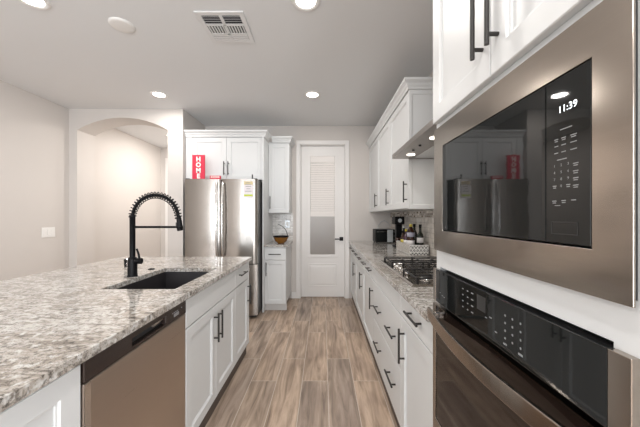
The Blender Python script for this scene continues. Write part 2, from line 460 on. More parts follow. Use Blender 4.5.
mb.obox(F, gx0, gx1, gz1, DZ-0.014, -0.035, 0); mb.obox(F, gx0, gx1, 0.008, gz0, -0.035, 0)
mb.build('door_slab', 'trim', d)
MB().ring(F, [(gx0-.01, gx1+.01, .17, .54, -0.001), (gx0-.01, gx1+.01, .17, .54, 0.004), (gx0, gx1, .18, .53, .006), (gx0+.012, gx1-.012, .192, .518, .0015), (gx0+.04, gx1-.04, .22, .49, .006)]).build('door_panel', 'trim', d)
mb = MB(); mb.hole(F, (gx0-.02, gx1+.02, gz0-.02, gz1+.02), (gx0+.030, gx1-.030, gz0+.030, gz1-.030), -0.001, 0.012)
mb.build('glazing_frame', 'trim', d, 0.003)
MB().obox(F, gx0+.001, gx1-.001, gz0+.001, gz1-.001, -0.012, -0.008).build('glass_pane', 'frost', d)
bl = MB().obox(F, gx0+.035, gx1-.035, 2.165, gz1-.032, -0.006, 0.004).build('blind_headrail', 'blind', d, 0.002)
mb = MB(); z = 2.155
while z > 1.36:
    mb.add([F(gx0+.036, z, -0.006), F(gx1-.036, z, -0.006), F(gx1-.036, z-.034, 0.008), F(gx0+.036, z-.034, 0.008)], [(0,1,2,3)])
    z -= 0.0365
mb.obox(F, gx0+.034, gx1-.034, 1.300, 1.355, -0.006, 0.004)
mb.obox(F, gx0+.034, gx1-.034, 1.365, 1.385, -0.006, 0.002)
mb.build('blind_slats', 'blind', d)
mb = MB(); mb.obox(F, 0.265, 0.325, 0.91, 0.97, 0, 0.010)
h = mb.build('handle_rose', 'black', d, 0.002)
MB().cyl(F(0.295, 0.94, 0.008), F(0.295, 0.94, 0.05), 0.010).obox(F, 0.190, 0.305, 0.931, 0.949, 0.040, 0.052).build('lever', 'black', h, 0.002)
# hall door beyond the arch
F = frame((0, YH, 0), (1,0,0), (0,-1,0))
mb = MB()
for (u0,u1,v0,v1) in ((-3.30, -3.235, 0, 2.52), (-2.42, -2.355, 0, 2.52), (-3.235, -2.42, 2.455, 2.52)): mb.obox(F, u0, u1, v0, v1, 0, 0.018)
struct('trim_2', mb, 'trim', 0.003)
d = bpy.data.objects.new('door_2', None); COL.objects.link(d); d.location = (-2.83, YH, 0); d['kind'] = 'structure'
mb = MB(); mb.ring(F, [(-3.23,-2.425,.01,2.45,0.0),(-3.23,-2.425,.01,2.45,.010),(-3.10,-2.555,1.15,2.32,.010),(-3.085,-2.57,1.165,2.305,.004)])
mb.build('door_slab', 'trim', d)
MB().cyl(F(-3.232, 2.16, 0.016), F(-3.232, 2.26, 0.016), 0.008).build('hinge', 'silver', d)

# ------------------------------------------------------------------ ceiling fixtures
def downlight(x, y, label, power=1.0):
    t = thing('recessed_light', label, 'ceiling light', (x, y, CZ), 'recessed ceiling lights')
    MB().lathe((x, y, CZ), [(0.066, -0.001), (0.068, -0.006), (0.088, -0.009), (0.096, -0.005), (0.097, -0.0005)], 36).build('trim_ring', 'white', t)
    MB().cyl((x, y, CZ-0.0005), (x, y, CZ-0.004), 0.066, n=36).build('lens', 'lens', t)
    l = bpy.data.lights.new('lamp_light', 'AREA'); l.shape = 'DISK'; l.size = 0.13; l.energy = LAMP_W*power; l.color = (1.0, 0.955, 0.91)
    o = bpy.data.objects.new('lamp_light', l); COL.objects.link(o); o.parent = t; o.location = (0, 0, -0.012)
    return t
DL = [(-1.935, 3.27, 'lit round ceiling light nearest the arch'), (-0.125, 3.27, 'lit round ceiling light above the aisle, nearest the white door'),
      (-0.115, 1.845, 'lit round ceiling light cut by the top edge, beside the ceiling vent'), (-1.93, 1.83, 'lit round ceiling light at top left, near the flat white disc'),
      (-1.93, 0.0, 'round ceiling light behind the viewpoint over the island'), (-0.12, 0.0, 'round ceiling light behind the viewpoint over the aisle'),  # this row and the next are unseen lamps added for their light
      (-1.93, -2.2, 'round ceiling light far behind the viewpoint, left one'), (-0.12, -2.2, 'round ceiling light far behind the viewpoint, right one'),
      (-2.70, 4.93, 'lit round ceiling light in the hall beyond the arch', 0.9),
      (-2.35, 4.35, 'round hall ceiling light hidden above the arch', 1.2), (-2.30, 5.35, 'round hall ceiling light hidden behind the column', 1.2),  # two unseen lamps added to brighten the hall
      (0.2, 5.1, 'round ceiling light in the small room behind the white door', 1.5)]  # unseen lamp added to brighten the glass of the white door
for a in DL: downlight(*a)
t = MB().lathe((-1.511, 2.083, CZ), [(0.0, -0.014), (0.060, -0.014), (0.078, -0.011), (0.085, -0.004), (0.085, 0.0)], 40).build('ceiling_disc_cover', 'white')
tag(t, 'flat white round cover on the ceiling left of the vent', 'ceiling cover')
# vent
vx0, vx1, vy0, vy1 = -0.907, -0.560, 1.938, 2.285
t = thing('ceiling_vent', 'square white air vent with louvres on the ceiling', 'vent', ((vx0+vx1)/2, (vy0+vy1)/2, CZ))
F = lambda u, v, w: Vector((u, v, CZ - w))
MB().hole(F, (vx0, vx1, vy0, vy1), (vx0+.035, vx1-.035, vy0+.035, vy1-.035), 0.0005, 0.010).build('frame', 'vent', t, 0.002)
MB().box(vx0+.03, vx1-.03, vy0+.03, vy1-.03, CZ-0.0015, CZ-0.0005).build('duct_opening', 'ventdark', t)  # dark sheet painted as the shade inside the duct
xm = (vx0+vx1)/2; mb = MB()
mb.box(xm-.011, xm+.011, vy0+.035, vy1-.035, CZ-.011, CZ-.004)
a0, a1 = vy0+.035, vy1-.035; q = (a1-a0)
for k in (0.36, 0.72): mb.box(vx0+.035, vx1-.035, a0+q*k-.006, a0+q*k+.006, CZ-.011, CZ-.004)
mb.build('divider', 'vent', t)
for s0, s1 in ((vx0+.036, xm-.012), (xm+.012, vx1-.036)):
    for k in range(4):
        y = a0+q*(0.03+0.085*k); MB().add([(s0,y,CZ-.010),(s1,y,CZ-.010),(s1,y+.012,CZ-.003),(s0,y+.012,CZ-.003),(s0,y+.001,CZ-.011),(s1,y+.001,CZ-.011),(s1,y+.013,CZ-.004),(s0,y+.013,CZ-.004)], [(0,1,2,3),(7,6,5,4),(0,4,5,1),(3,2,6,7),(0,3,7,4),(1,5,6,2)]).build('louvre', 'vent', t)
    for k in range(6):
        x = s0+(s1-s0)*(k+0.35)/6; MB().box(x, x+.009, a0+q*.385, a0+q*.695, CZ-.011, CZ-.003).build('louvre', 'vent', t)
    for k in range(3):
        y = a0+q*(0.75+0.085*k); MB().box(s0, s1, y, y+.019, CZ-.010, CZ-.008).build('louvre', 'vent', t)

# light switch on the left wall
t = thing('light_switch', 'white three-rocker light switch plate on the left wall', 'light switch', (XL, 3.43, 1.104))
F = frame((XL, 3.43, 1.104), (0,1,0), (1,0,0))
MB().obox(F, -.083, .083, -.062, .062, 0.0003, 0.006).build('plate', 'white', t, 0.002)
for k in (-1, 0, 1): MB().obox(F, k*.046-.0165, k*.046+.0165, -.034, .034, 0.0055, 0.010).build('rocker', 'white', t, 0.001)

# ------------------------------------------------------------------ cabinets
def pull(F, u, v, L, parent, vertical=True, mat='bronze', off=0.051, r=0.006):
    mb = MB(); h = L/2; p = h-.026
    if vertical:
        mb.cyl(F(u, v-h, off), F(u, v+h, off), r, n=12)
        for s in (-p, p): mb.cyl(F(u, v+s, 0.0212), F(u, v+s, off), r*.85, n=10)
    else:
        mb.cyl(F(u-h, v, off), F(u+h, v, off), r, n=12)
        for s in (-p, p): mb.cyl(F(u+s, v, 0.0212), F(u+s, v, off), r*.85, n=10)
    return mb.build('handle', mat, parent)
def shaker(F, u0, u1, v0, v1, parent, name='door', th=0.02, st=0.058, w=0.001, mat='cab'):
    g = 0.0015; u0 += g; u1 -= g; v0 += g; v1 -= g; b = 0.002
    t = w+th
    return MB().ring(F, [(u0,u1,v0,v1,w), (u0,u1,v0,v1,t-b), (u0+b,u1-b,v0+b,v1-b,t), (u0+st,u1-st,v0+st,v1-st,t),
                   (u0+st+.004,u1-st-.004,v0+st+.004,v1-st-.004,t-.005), (u0+st+.009,u1-st-.009,v0+st+.009,v1-st-.009,t-.006),(u0+st+.0095,u1-st-.0095,v0+st+.0095,v1-st-.0095,t-.010)]).build(name, mat, parent)
def slabfront(F, u0, u1, v0, v1, parent, name='drawer', th=0.02, w=0.001):
    g = 0.0015; u0 += g; u1 -= g; v0 += g; v1 -= g; b = 0.0025; t = w+th
    return MB().ring(F, [(u0,u1,v0,v1,w), (u0,u1,v0,v1,t-b), (u0+b,u1-b,v0+b,v1-b,t)]).build(name, 'cab', parent)
def carcass(F, u0, u1, v0, v1, depth, parent, top=True, rail=True, mat='cab'):
    e = 0.018; mb = MB(); u0 += .0004; u1 -= .0004
    mb.obox(F, u0, u0+e, v0, v1, -depth, 0); mb.obox(F, u1-e, u1, v0, v1, -depth, 0)
    mb.obox(F, u0+e, u1-e, v0, v0+e, -depth, 0); mb.obox(F, u0+e, u1-e, v0+e, v1, -depth, -depth+.008)
    if top: mb.obox(F, u0+e, u1-e, v1-e, v1, -depth+.008, 0)
    elif rail: mb.obox(F, u0+e, u1-e, v1-.03, v1, -.02, 0)
    return mb.build('body', mat, parent)
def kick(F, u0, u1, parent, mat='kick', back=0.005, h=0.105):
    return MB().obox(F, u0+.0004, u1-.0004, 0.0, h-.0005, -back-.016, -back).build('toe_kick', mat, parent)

# --- island (faces +X, aisle side)
XI = -0.724       # carcass front; doors end at -0.703
FI = frame((XI, 0, 0), (0,1,0), (1,0,0))
BZ = 0.105; CT = 0.884
def base_thing(label, y0, y1, name='base_cabinet', X=XI):
    return thing(name, label, 'cabinet', (X, (y0+y1)/2, 0))
t = base_thing('white island cabinet at the far end with one drawer over one door', 2.22, 2.63)
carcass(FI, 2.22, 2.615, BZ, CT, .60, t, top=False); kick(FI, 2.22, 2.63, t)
MB().obox(FI, 2.6155, 2.632, BZ, CT-.0005, -.60, .021).build('end_panel', 'cab', t, .0015)
dr = slabfront(FI, 2.22, 2.615, .722, .872, t); pull(FI, 2.385, .81, .185, dr, False)
for o in (dr,): pass
dd = shaker(FI, 2.22, 2.615, BZ+.002, .718, t); pull(FI, 2.575, .583, .185, dd)
t = base_thing('white island cabinet under the black sink with twin handled doors', 1.42, 2.22, 'sink_cabinet')
carcass(FI, 1.422, 2.22, BZ, CT, .60, t, top=False); kick(FI, 1.422, 2.22, t)
slabfront(FI, 1.422, 2.22, .722, .872, t, 'false_front')
da = shaker(FI, 1.422, 1.82, BZ+.002, .718, t); pull(FI, 1.787, .583, .185, da)
db = shaker(FI, 1.82, 2.22, BZ+.002, .718, t); pull(FI, 1.853, .583, .185, db)
t = base_thing('white island cabinet nearest the viewer, left of the dishwasher', .20, .808)
carcass(FI, .20, .806, BZ, CT, .60, t, top=False); kick(FI, .20, .806, t)
dd = shaker(FI, .20, .806, BZ+.002, .872, t, st=.062); pull(FI, .24, .65, .185, dd)
t = base_thing('white island cabinet beyond the lower left picture corner', -.55, .20)
carcass(FI, -.55, .199, BZ, CT, .60, t, top=False); kick(FI, -.55, .199, t)
dd = shaker(FI, -.55, .198, BZ+.002, .872, t); pull(FI, -.50, .65, .185, dd)
tag(MB().box(-1.345, -1.327, -.55, 2.63, 0, CT-.0005).build('island_back_panel', 'cab'), 'white panel closing the back of the island under the overhang', 'panel')
F = lambda u, v, w: Vector((u, v, w))
SX0, SX1, SY0, SY1 = -1.185, -0.790, 1.475, 2.080
w = MB().hole(F, (-1.93, -0.681, -0.60, 2.66), (SX0, SX1, SY0, SY1), CT, .914).build('island_worktop', 'granite', None, 0.003)
tag(w, 'cream and grey speckled granite worktop on the island', 'worktop')

# dishwasher
t = thing('dishwasher', 'stainless dishwasher with dark brown control strip in the island', 'dishwasher', (XI, 1.115, 0))
y0, y1 = .810, 1.420
MB().obox(FI, y0+.004, y1-.004, .105, .868, -.57, -.006).build('body', 'dark', t)
MB().obox(FI, y0+.004, y1-.004, 0.0, .104, -.09, -.06).build('toe_kick', 'kick', t)
MB().obox(FI, y0+.003, y1-.003, .112, .806, -.004, .022).build('door', 'steeld', t, .005)
MB().obox(FI, y0+.004, y0+.026, .116, .803, .0221, .0235).build('door_edge_trim', 'steelb', t)  # brighter steel strip stands for the reflection on the rounded door edge
cp = MB()
cp.hole(FI, (y0+.003, y1-.003, .808, .878), (1.02, 1.235, .822, .853), -.004, .024)
cp = cp.build('control_strip', 'brownstrip', t, .004)
MB().obox(FI, 1.021, 1.234, .823, .852, -.0035, .002).build('handle_pocket', 'dark', cp)
pts = [FI(1.022+.211*i/12, .8455+.003*math.sin(math.pi*i/12), .006+.015*math.sin(math.pi*i/12)) for i in range(13)]
MB().tube(pts[7:], .006, 8).build('handle_lip', 'steeld', cp)
mb = MB()
for k in range(4): mb.obox(FI, 1.285+.014*k, 1.295+.014*k, .846, .850, .024, .0246)
mb.obox(FI, 1.30, 1.345, .826, .842, .024, .0246); mb.obox(FI, 1.365, 1.375, .848, .853, .024, .0246)
mb.build('panel_print', 'print', cp)

# sink
t = thing('kitchen_sink', 'black undermount sink set in the island worktop', 'sink', ((SX0+SX1)/2, (SY0+SY1)/2, .66))
mb = MB(); F = lambda u, v, w: Vector((u, v, w)); e = .006
def rr(a, z): return (SX0-.002+a, SX1+.002-a, SY0-.002+a, SY1+.002-a, z)
rects = [rr(-.018, .866), rr(-.018, .8800), rr(0, .8800), rr(.006, .70), rr(.02, .685), rr(.05, .680)]
vs = []; fs = []
def FR(u, v, w): return Vector((u, v, w))
MBs = MB()
vs = []
for (a, b, c, dd, z) in rects: vs += [(a,c,z),(b,c,z),(b,dd,z),(a,dd,z)]
for i in range(len(rects)-1):
    for k in range(4): fs.append((4*i+k, 4*i+(k+1)%4, 4*i+4+(k+1)%4, 4*i+4+k))
e = 4*(len(rects)-1); fs.append((e,e+1,e+2,e+3)); MBs.add(vs, fs)
bo = MBs.build('basin', 'sink', t); so = bo.modifiers.new('solid', 'SOLIDIFY'); so.thickness = 0.004; so.offset = 0
cx, cy = (SX0+SX1)/2, (SY0+SY1)/2
MB().lathe((cx, cy, .684), [(0.0, .0), (.03, .0), (.042, .003), (.045, 0.001)], 24).build('drain', 'steelb', t)

# faucet
fx, fy = -1.231, 1.790
t = thing('kitchen_faucet', 'tall matte black spring-neck faucet standing behind the sink', 'faucet', (fx, fy, .914))
MB().lathe((fx, fy, .914), [(0.0, .0005), (.030, .0005), (.030, .006), (.0275, .010), (.0275, .105), (.024, .120), (.0165, .125)], 28).build('base', 'black', t)
MB().lathe((fx, fy, .914), [(.0165, .124), (.0165, .384), (.0185, .386), (.0185, .394), (.010, .396), (0, .396)], 24).build('column', 'black', t)
R = .148; cxx = fx+R; cz = 1.272
arc = [(fx, fy, 1.29)] + [(cxx-R*math.cos(a), fy, cz+.018+R*math.sin(a)) for a in [math.radians(d) for d in range(6, 175, 6)]]
arc += [(cxx+R+.003, fy, 1.285)]
MB().tube(arc, .0100, 10).build('hose', 'black', t)
# spring coil round the hose
def arclen(pts):
    L = [0]
    for i in range(1, len(pts)): L.append(L[-1]+(Vector(pts[i])-Vector(pts[i-1])).length)
    return L
Ls = arclen(arc); tot = Ls[-1]; turns = 25; nst = turns*14; coil = []
for i in range(nst+1):
    s = tot*i/nst; k = 0
    while k < len(Ls)-2 and Ls[k+1] < s: k += 1
    p0, p1 = Vector(arc[k]), Vector(arc[k+1]); p = p0.lerp(p1, (s-Ls[k])/max(1e-6, Ls[k+1]-Ls[k])); d = (p1-p0).normalized()
    a = Vector((0,1,0)); b = d.cross(a); g = 2*math.pi*turns*i/nst
    coil.append(p + a*math.cos(g)*.0195 + b*math.sin(g)*.0205)
MB().tube(coil, .0032, 6).build('spring', 'black', t)
hx = cxx+R+.003
sh = MB().tube([(hx, fy, 1.305), (hx+.001, fy, 1.29), (hx+.004, fy, 1.262), (hx+.008, fy, 1.214), (hx+.009, fy, 1.208)], [.012, .014, .0165, .0185, .015], 18).build('spray_head', 'black', t)
MB().box(hx-.018, hx-.010, fy-.006, fy+.006, 1.232, 1.262).build('spray_button', 'dark', sh, .002)
MB().tube([(fx, fy, 1.232), (hx-.012, fy, 1.232)], .0075, 10).lathe((hx+.004, fy, 1.226), [(.0185, 0), (.022, 0), (.022, .014), (.0185, .014)], 20).build('docking_arm', 'black', t)
lv = MB().cyl((fx+.02, fy, 1.012), (fx+.058, fy, 1.012), .019, n=20).build('valve', 'black', t)
MB().tube([(fx+.045, fy, 1.020), (fx+.040, fy, 1.055), (fx+.027, fy, 1.092)], [.0075, .0065, .006], 10).build('lever', 'black', lv)
t = MB().lathe((-1.254, 2.025, .9145), [(0, .006), (.014, .006), (.015, .004), (.021, .004), (.023, 0), (0, 0)], 24).build('sink_button', 'black')
tag(t, 'small round black push button set in the worktop beyond the faucet', 'button')
t = MB().lathe((-1.455, 2.06, .9145), [(0, .004), (.019, .004), (.023, .068), (.0215, .068), (.018, .008), (0, .008)], 24).build('glass_cup', 'glass')
tag(t, 'small clear glass cup on the worktop behind the faucet base', 'cup')

# --- right run (faces -X)
XF = 0.458        # carcass front, doors end at 0.437
FRn = lambda u, v, w: Vector((XF - w, u, v))
def rbase(label, y0, y1, name='base_cabinet'):
    t = thing(name, label, 'cabinet', (XF, (y0+y1)/2, 0))
    carcass(FRn, y0, y1, BZ, CT, XR-XF-.002, t, top=False); kick(FRn, y0, y1, t)
    return t
SP = .745
t = rbase('white base cabinet between the wall oven and the cooktop drawers', 1.088, 1.555)
dr = slabfront(FRn, 1.09, 1.555, SP+.003, .875, t); pull(FRn, 1.30, .822, .185, dr, False)
dd = shaker(FRn, 1.09, 1.555, BZ+.002, SP, t); pull(FRn, 1.487, .604, .185, dd)
t = rbase('white cabinet of wide drawers below the gas cooktop', 1.555, 2.385, 'drawer_cabinet')
slabfront(FRn, 1.555, 2.385, SP+.003, .875, t, 'false_front')
for v0, v1, vh in ((.43, SP, .578), (BZ+.002, .427, .288)):
    dr = slabfront(FRn, 1.555, 2.385, v0, v1, t)
    for u in (1.735, 2.150): pull(FRn, u, vh, .185, dr, False)
for y0, y1, lab in ((2.385, 3.055, 'white base cabinet just past the cooktop drawers'), (3.055, 3.730, 'white base cabinet in the middle of the three past the cooktop'), (3.730, 4.403, 'white base cabinet at the far end beside the door')):
    t = rbase(lab, y0, y1)
    dr = slabfront(FRn, y0, y1, SP+.003, .875, t)
    for k in (.25, .75): pull(FRn, y0+(y1-y0)*k, .815, .165, dr, False)
    dd = shaker(FRn, y0, y1, BZ+.002, SP, t); pull(FRn, y0+.036, .585, .185, dd)
w = MB().box(.410, XR-.010, 1.088, YB-.002, CT, .914).build('counter_worktop', 'granite', None, .003)
tag(w, 'speckled granite worktop of the right-hand counter holding the cooktop', 'worktop')
struct('wall_backsplash', MB().box(XR-.0095, XR-.0005, 1.088, YB-.001, .885, 1.366).box(XR-.0095, XR-.0005, 1.088, 2.365, 1.366, 1.86), 'tile')
struct('trim_3', MB().box(XR-.0125, XR-.0095, 1.088, YB-.002, 1.290, 1.356), 'mosaic')
# crown profile sweep
def crown(path, name, label, z0=2.385, closed=False):
    prof = [(0.0, 0.0), (.012, 0.0), (.014, .018), (.022, .026), (.030, .045), (.046, .060), (.050, .064), (.052, .082), (0.0, .082)]
    path = [Vector((p[0], p[1])) for p in path]; n = len(path); offs = []
    for i in range(n):
        ds = []
        if i > 0: ds.append((path[i]-path[i-1]).normalized())
        if i < n-1: ds.append((path[i+1]-path[i]).normalized())
        ns = [Vector((d.y, -d.x)) for d in ds]
        if len(ns) == 1: offs.append(ns[0])
        else:
            m = (ns[0]+ns[1]).normalized(); offs.append(m/ m.dot(ns[0]))
    vs = []; k = len(prof)
    for p, o in zip(path, offs):
        for a, z in prof: q = p+o*a; vs.append((q.x, q.y, z0+z))
    fs = [(i*k+j, i*k+(j+1)%k, (i+1)*k+(j+1)%k, (i+1)*k+j) for i in range(n-1) for j in range(k)]
    fs += [tuple(range(k)), tuple(reversed(range((n-1)*k, n*k)))]
    return tag(MB().add(vs, fs).build(name, 'cab'), label, 'moulding')

# right uppers: carcass front X .755, doors end at .735
XU = 0.756
FU = lambda u, v, w: Vector((XU - w, u, v))
for i, (y0, y1, lab) in enumerate(((2.387, 3.060, 'white wall cabinet above the bottles, nearest the range hood'), (3.060, 3.735, 'white wall cabinet in the middle of the right-hand three'), (3.735, 4.405, 'white wall cabinet at the far end beside the door wall'))):
    t = thing('wall_cabinet', lab, 'cabinet', (XU, (y0+y1)/2, 1.368))
    carcass(FU, y0, y1, 1.370, 2.40, XR-XU-.012, t)
    dd = shaker(FU, y0, y1, 1.371, 2.378, t); pull(FU, y0+.040, 1.517, .185, dd)
    if i == 0:
        F = frame((0, 2.3865, 0), (1,0,0), (0,-1,0))
        MB().ring(F, [(.736, XR-.012, 1.366, 2.40, 0), (.736, XR-.012, 1.366, 2.40, .019), (.760, XR-.03, 1.40, 2.35, .019), (.766, XR-.036, 1.406, 2.344, .013)]).build('end_panel', 'cab', t)
crown([(.736, YB-.001), (.736, 2.367), (XR-.002, 2.367)], 'crown_moulding', 'white crown moulding on the right-hand wall cabinets')

# range hood
hx0, hy0, hy1, hz = .590, 1.450, 2.362, 1.790
t = thing('range_hood', 'slim stainless range hood with two lamps above the cooktop', 'range hood', ((hx0+XR)/2, (hy0+hy1)/2, hz))
mb = MB(); x1 = XR-.011
ca = [(hx0,hy0,hz),(x1,hy0,hz),(x1,hy1,hz),(hx0,hy1,hz),(hx0,hy0,hz+.034),(x1,hy0,hz+.034),(x1,hy1,hz+.034),(hx0,hy1,hz+.034),
      (.84,1.78,hz+.10),(x1,1.78,hz+.10),(x1,2.06,hz+.10),(.84,2.06,hz+.10)]
mb.add(ca, [(3,2,1,0),(0,1,5,4),(1,2,6,5),(2,3,7,6),(3,0,4,7),(4,5,9,8),(5,6,10,9),(6,7,11,10),(7,4,8,11),(8,9,10,11)])
mb.build('canopy', 'steelh', t)
MB().box(.842, x1, 1.782, 2.058, hz+.1005, CZ-.002).build('chimney', 'steelh', t)
for a, b in ((1.52, 1.90), (1.91, 2.29)): MB().box(.76, x1-.03, a, b, hz-.004, hz-.0003).build('grease_filter', 'steelb', t, .001)
for y in (1.72, 2.19): 
    MB().cyl((.695, y, hz-.004), (.695, y, hz-.0003), .032, n=24).build('lamp_lens', 'hoodlens', t)
for y in (1.90, 2.04): MB().cyl((.665, y, hz-.008), (.665, y, hz-.0003), .009, n=12).build('button', 'dark', t)
l = bpy.data.lights.new('hood_lamp', 'AREA'); l.shape = 'RECTANGLE'; l.size = .05; l.size_y = .5; l.energy = 0.8; l.color = (1, .9, .78)
o = bpy.data.objects.new('hood_lamp', l); COL.objects.link(o); o.parent = t; o.location = (.695-(hx0+XR)/2, 0, -.012)

# gas cooktop
cx0, cx1, cy0, cy1 = .487, 1.020, 1.515, 2.400
t = thing('gas_cooktop', 'stainless gas cooktop with black cast iron grates', 'cooktop', ((cx0+cx1)/2, (cy0+cy1)/2, .914))
mb = MB(); F = lambda u, v, w: Vector((u, v, w))
mb.ring(F, [(cx0, cx1, cy0, cy1, .9145), (cx0, cx1, cy0, cy1, .919), (cx0+.010, cx1-.010, cy0+.010, cy1-.010, .926), (cx0+.03, cx1-.03, cy0+.03, cy1-.03, .920)])
mb.build('pan', 'steelf', t)
gw = (cy1-cy0-.05)/3
burn = []
for k in range(3):
    ya = cy0+.025+gw*k+.004; yb = ya+gw-.008; xa, xb = cx0+.035+(.0 if k != 1 else .075), cx1-.02
    mb = MB(); z0, z1 = .949, .957
    for (a, b, c, dd) in ((xa, xb, ya, ya+.009), (xa, xb, yb-.009, yb), (xa, xa+.009, ya, yb), (xb-.009, xb, ya, yb)): mb.box(a, b, c, dd, z0, z1)
    for x in [xa+(xb-xa)*f for f in (.25, .5, .75)]: mb.box(x-.0035, x+.0035, ya, yb, z0+.001, z1)
    for y in [ya+(yb-ya)*f for f in (.33, .67)]: mb.box(xa, xb, y-.0035, y+.0035, z0+.001, z1)
    for x in (xa+.006, xb-.006, (xa+xb)/2):
        for y in (ya+.006, yb-.006): mb.box(x-.007, x+.007, y-.007, y+.007, .9205, z0)
    mb.build('grate', 'iron', t, .0015)
    ym = (ya+yb)/2
    for x in ((xa+.11, xb-.11) if k != 1 else ((xa+xb)/2,)): burn.append((x, ym))
for (x, y) in burn:
    b = MB().lathe((x, y, .9205), [(0, .012), (.034, .012), (.040, .008), (.044, 0), (0, 0)], 24).build('burner', 'steelb', t)
    MB().lathe((x, y, .9205), [(0, .021), (.026, .021), (.030, .017), (.030, .012), (0, .012)], 24).build('burner_cap', 'iron', b)
for k in range(5):
    MB().lathe((cx0+.060, 1.80+.078*k, .9205), [(0, .026), (.014, .026), (.017, .022), (.019, .0), (0, 0)], 18).build('knob', 'steelb', t)

# --- tall oven cabinet
YT0, YT1 = .323, 1.086
XT = 0.446
FT = lambda u, v, w: Vector((XT - w, u, v))
t = thing('oven_cabinet', 'tall white cabinet holding the microwave and wall oven', 'cabinet', (XT+.3, (YT0+YT1)/2, 0))
mb = MB(); D = XR-XT-.001
mb.obox(FT, YT0, YT0+.018, .105, 2.40, -D, 0); mb.obox(FT, YT1-.018, YT1, .105, 2.40, -D, 0)
mb.obox(FT, YT0+.018, YT1-.018, .105, .345, -D, 0)
mb.obox(FT, YT0+.018, YT1-.018, 1.108, 1.235, -D, 0)
mb.obox(FT, YT0+.018, YT1-.018, 1.570, 2.40, -D, 0)
mb.obox(FT, YT0+.018, .425, .345, 1.108, -.02, 0); mb.obox(FT, 1.055, YT1-.018, .345, 1.108, -.02, 0)
mb.obox(FT, YT0+.018, .425, 1.235, 1.570, -.02, 0); mb.obox(FT, 1.015, YT1-.018, 1.235, 1.570, -.02, 0)
mb.build('body', 'cab', t)
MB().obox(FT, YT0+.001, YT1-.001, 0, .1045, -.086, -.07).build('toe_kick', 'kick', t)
da = shaker(FT, YT0, .7045, 1.655, 2.378, t); pull(FT, .672, 1.867, .30, da, off=.049)
db = shaker(FT, .7045, 1.074, 1.655, 2.378, t); pull(FT, .737, 1.867, .30, db, off=.049)
dr = slabfront(FT, YT0, YT1, .108, .34, t); pull(FT, .7, .25, .185, dr, False)
crown([(XT-.021, YT1+.001), (XT-.021, YT0-.001)], 'crown_moulding', 'white crown moulding on top of the tall oven cabinet')

# microwave
t = thing('microwave', 'built-in microwave with black glass door and wide stainless trim', 'microwave', (XT, .73, 1.172))
my0, my1, mz0, mz1 = .384, 1.073, 1.173, 1.632
oy0, oy1, oz0, oz1 = .4436, .9976, 1.248, 1.555
MB().hole(FT, (my0, my1, mz0, mz1), (oy0, oy1, oz0, oz1), .012, .016).build('trim_kit', 'steel', t, .001)
MB().hole(FT, (my0+.008, my1-.008, mz0+.008, mz1-.008), (oy0, oy1, oz0, oz1), .0005, .0118).build('trim_backing', 'dark', t)
MB().obox(FT, oy0+.002, oy1-.002, oz0+.002, oz1-.002, -.42, .004).build('body', 'dark', t)
dg = MB().obox(FT,   .5355, oy1-.001, oz0+.004, oz1-.003, .0045, .0165).build('door', 'blackglass', t, .001)
cp = MB().obox(FT, oy0+.001, .5335, oz0+.004, oz1-.003, .0045, .0165).build('control_panel', 'blackglass', t, .001)
XA, ZA = (0, -1, 0), (0, 0, 1)
px = XT-.0169
text('clock_display', '11:39', 'digits', cp, (px, .4865, 1.4925), XA, ZA, .0175, .0001)
for i, row in enumerate(('1 2 3', '4 5 6', '7 8 9', '0')):
    ch = row.split(' ')
    for j, c in enumerate(ch):
        u = (.5134, .499, .4848)[j] if len(ch) == 3 else .499
        text('key_legend', c, 'print', cp, (px, u, 1.3928-.0126*i), XA, ZA, .0068, .0001)
mb = MB()
def bar(y, z, w, h=.0016, two=False):
    mb.obox(FT, y-w/2, y+w/2, z-h/2, z+h/2, .0166, .0170)
    if two: mb.obox(FT, y-w*.4, y+w*.4, z-h/2-.0035, z+h/2-.0035, .0166, .0170)
bar(.4895, 1.4565, .024)
for z in (1.441, 1.4285, 1.416): 
    for y, w in ((.5095, .008), (.494, .009), (.4745, .012)): bar(y, z, w, two=(z > 1.43))
bar(.498, 1.403, .020)
for z in (1.391, 1.378, 1.366, 1.3535): bar(.4705, z, .010, two=True)
for y in (.5134, .4848): bar(y, 1.3560, .008, two=True)
for y in (.514, .494, .4745): bar(y, 1.3285, .009, two=(y > .48))
bar(.507, 1.3200, .012, .001)
mb.build('panel_print', 'print', cp)
MB().hole(FT, (.4663, .5205, 1.2680, 1.2905), (.4673, .5195, 1.2690, 1.2895), .0166, .0172).build('door_button', 'dark', cp)
mb = MB(); mb.obox(FT, .97, .975, 1.262, 1.264, .0166, .017); mb.build('badge', 'print', dg)

# wall oven
t = thing('wall_oven', 'built-in wall oven with black glass panel and bowed steel handle', 'oven', (XT, .73, .345))
ey0, ey1 = .387, 1.084
MB().obox(FT, .43, 1.05, .352, 1.095, -.55, -.022).build('body', 'dark', t)
cp = MB().obox(FT, .4205, 1.060, .977, 1.100, .0005, .0150).build('control_panel', 'blackglass', t, .002)
MB().obox(FT, 1.0605, ey1, .977, 1.100, .0005, .0150).build('end_cap', 'steel', t, .001)
MB().obox(FT, ey0, .4200, .977, 1.100, .0005, .0150).build('end_cap', 'steel', t, .001)
MB().obox(FT, 1.022, 1.055, .990, 1.096, .0151, .0160).build('trim_plate', 'dark', cp)
mb = MB()
def obar(y, z, w, h=.0022): mb.obox(FT, y-w/2, y+w/2, z-h/2, z+h/2, .0151, .0155)
for j, y in enumerate((.853, .825, .800)):
    for i in range(4): obar(y, 1.078-.0185*i, .007 if j < 2 else .011, .003)
for y, z in ((1.02, 1.02), (1.00, 1.014), (.985, 1.013), (.732, 1.033), (.712, 1.040), (.69, 1.012)): obar(y, z, .009, .003)
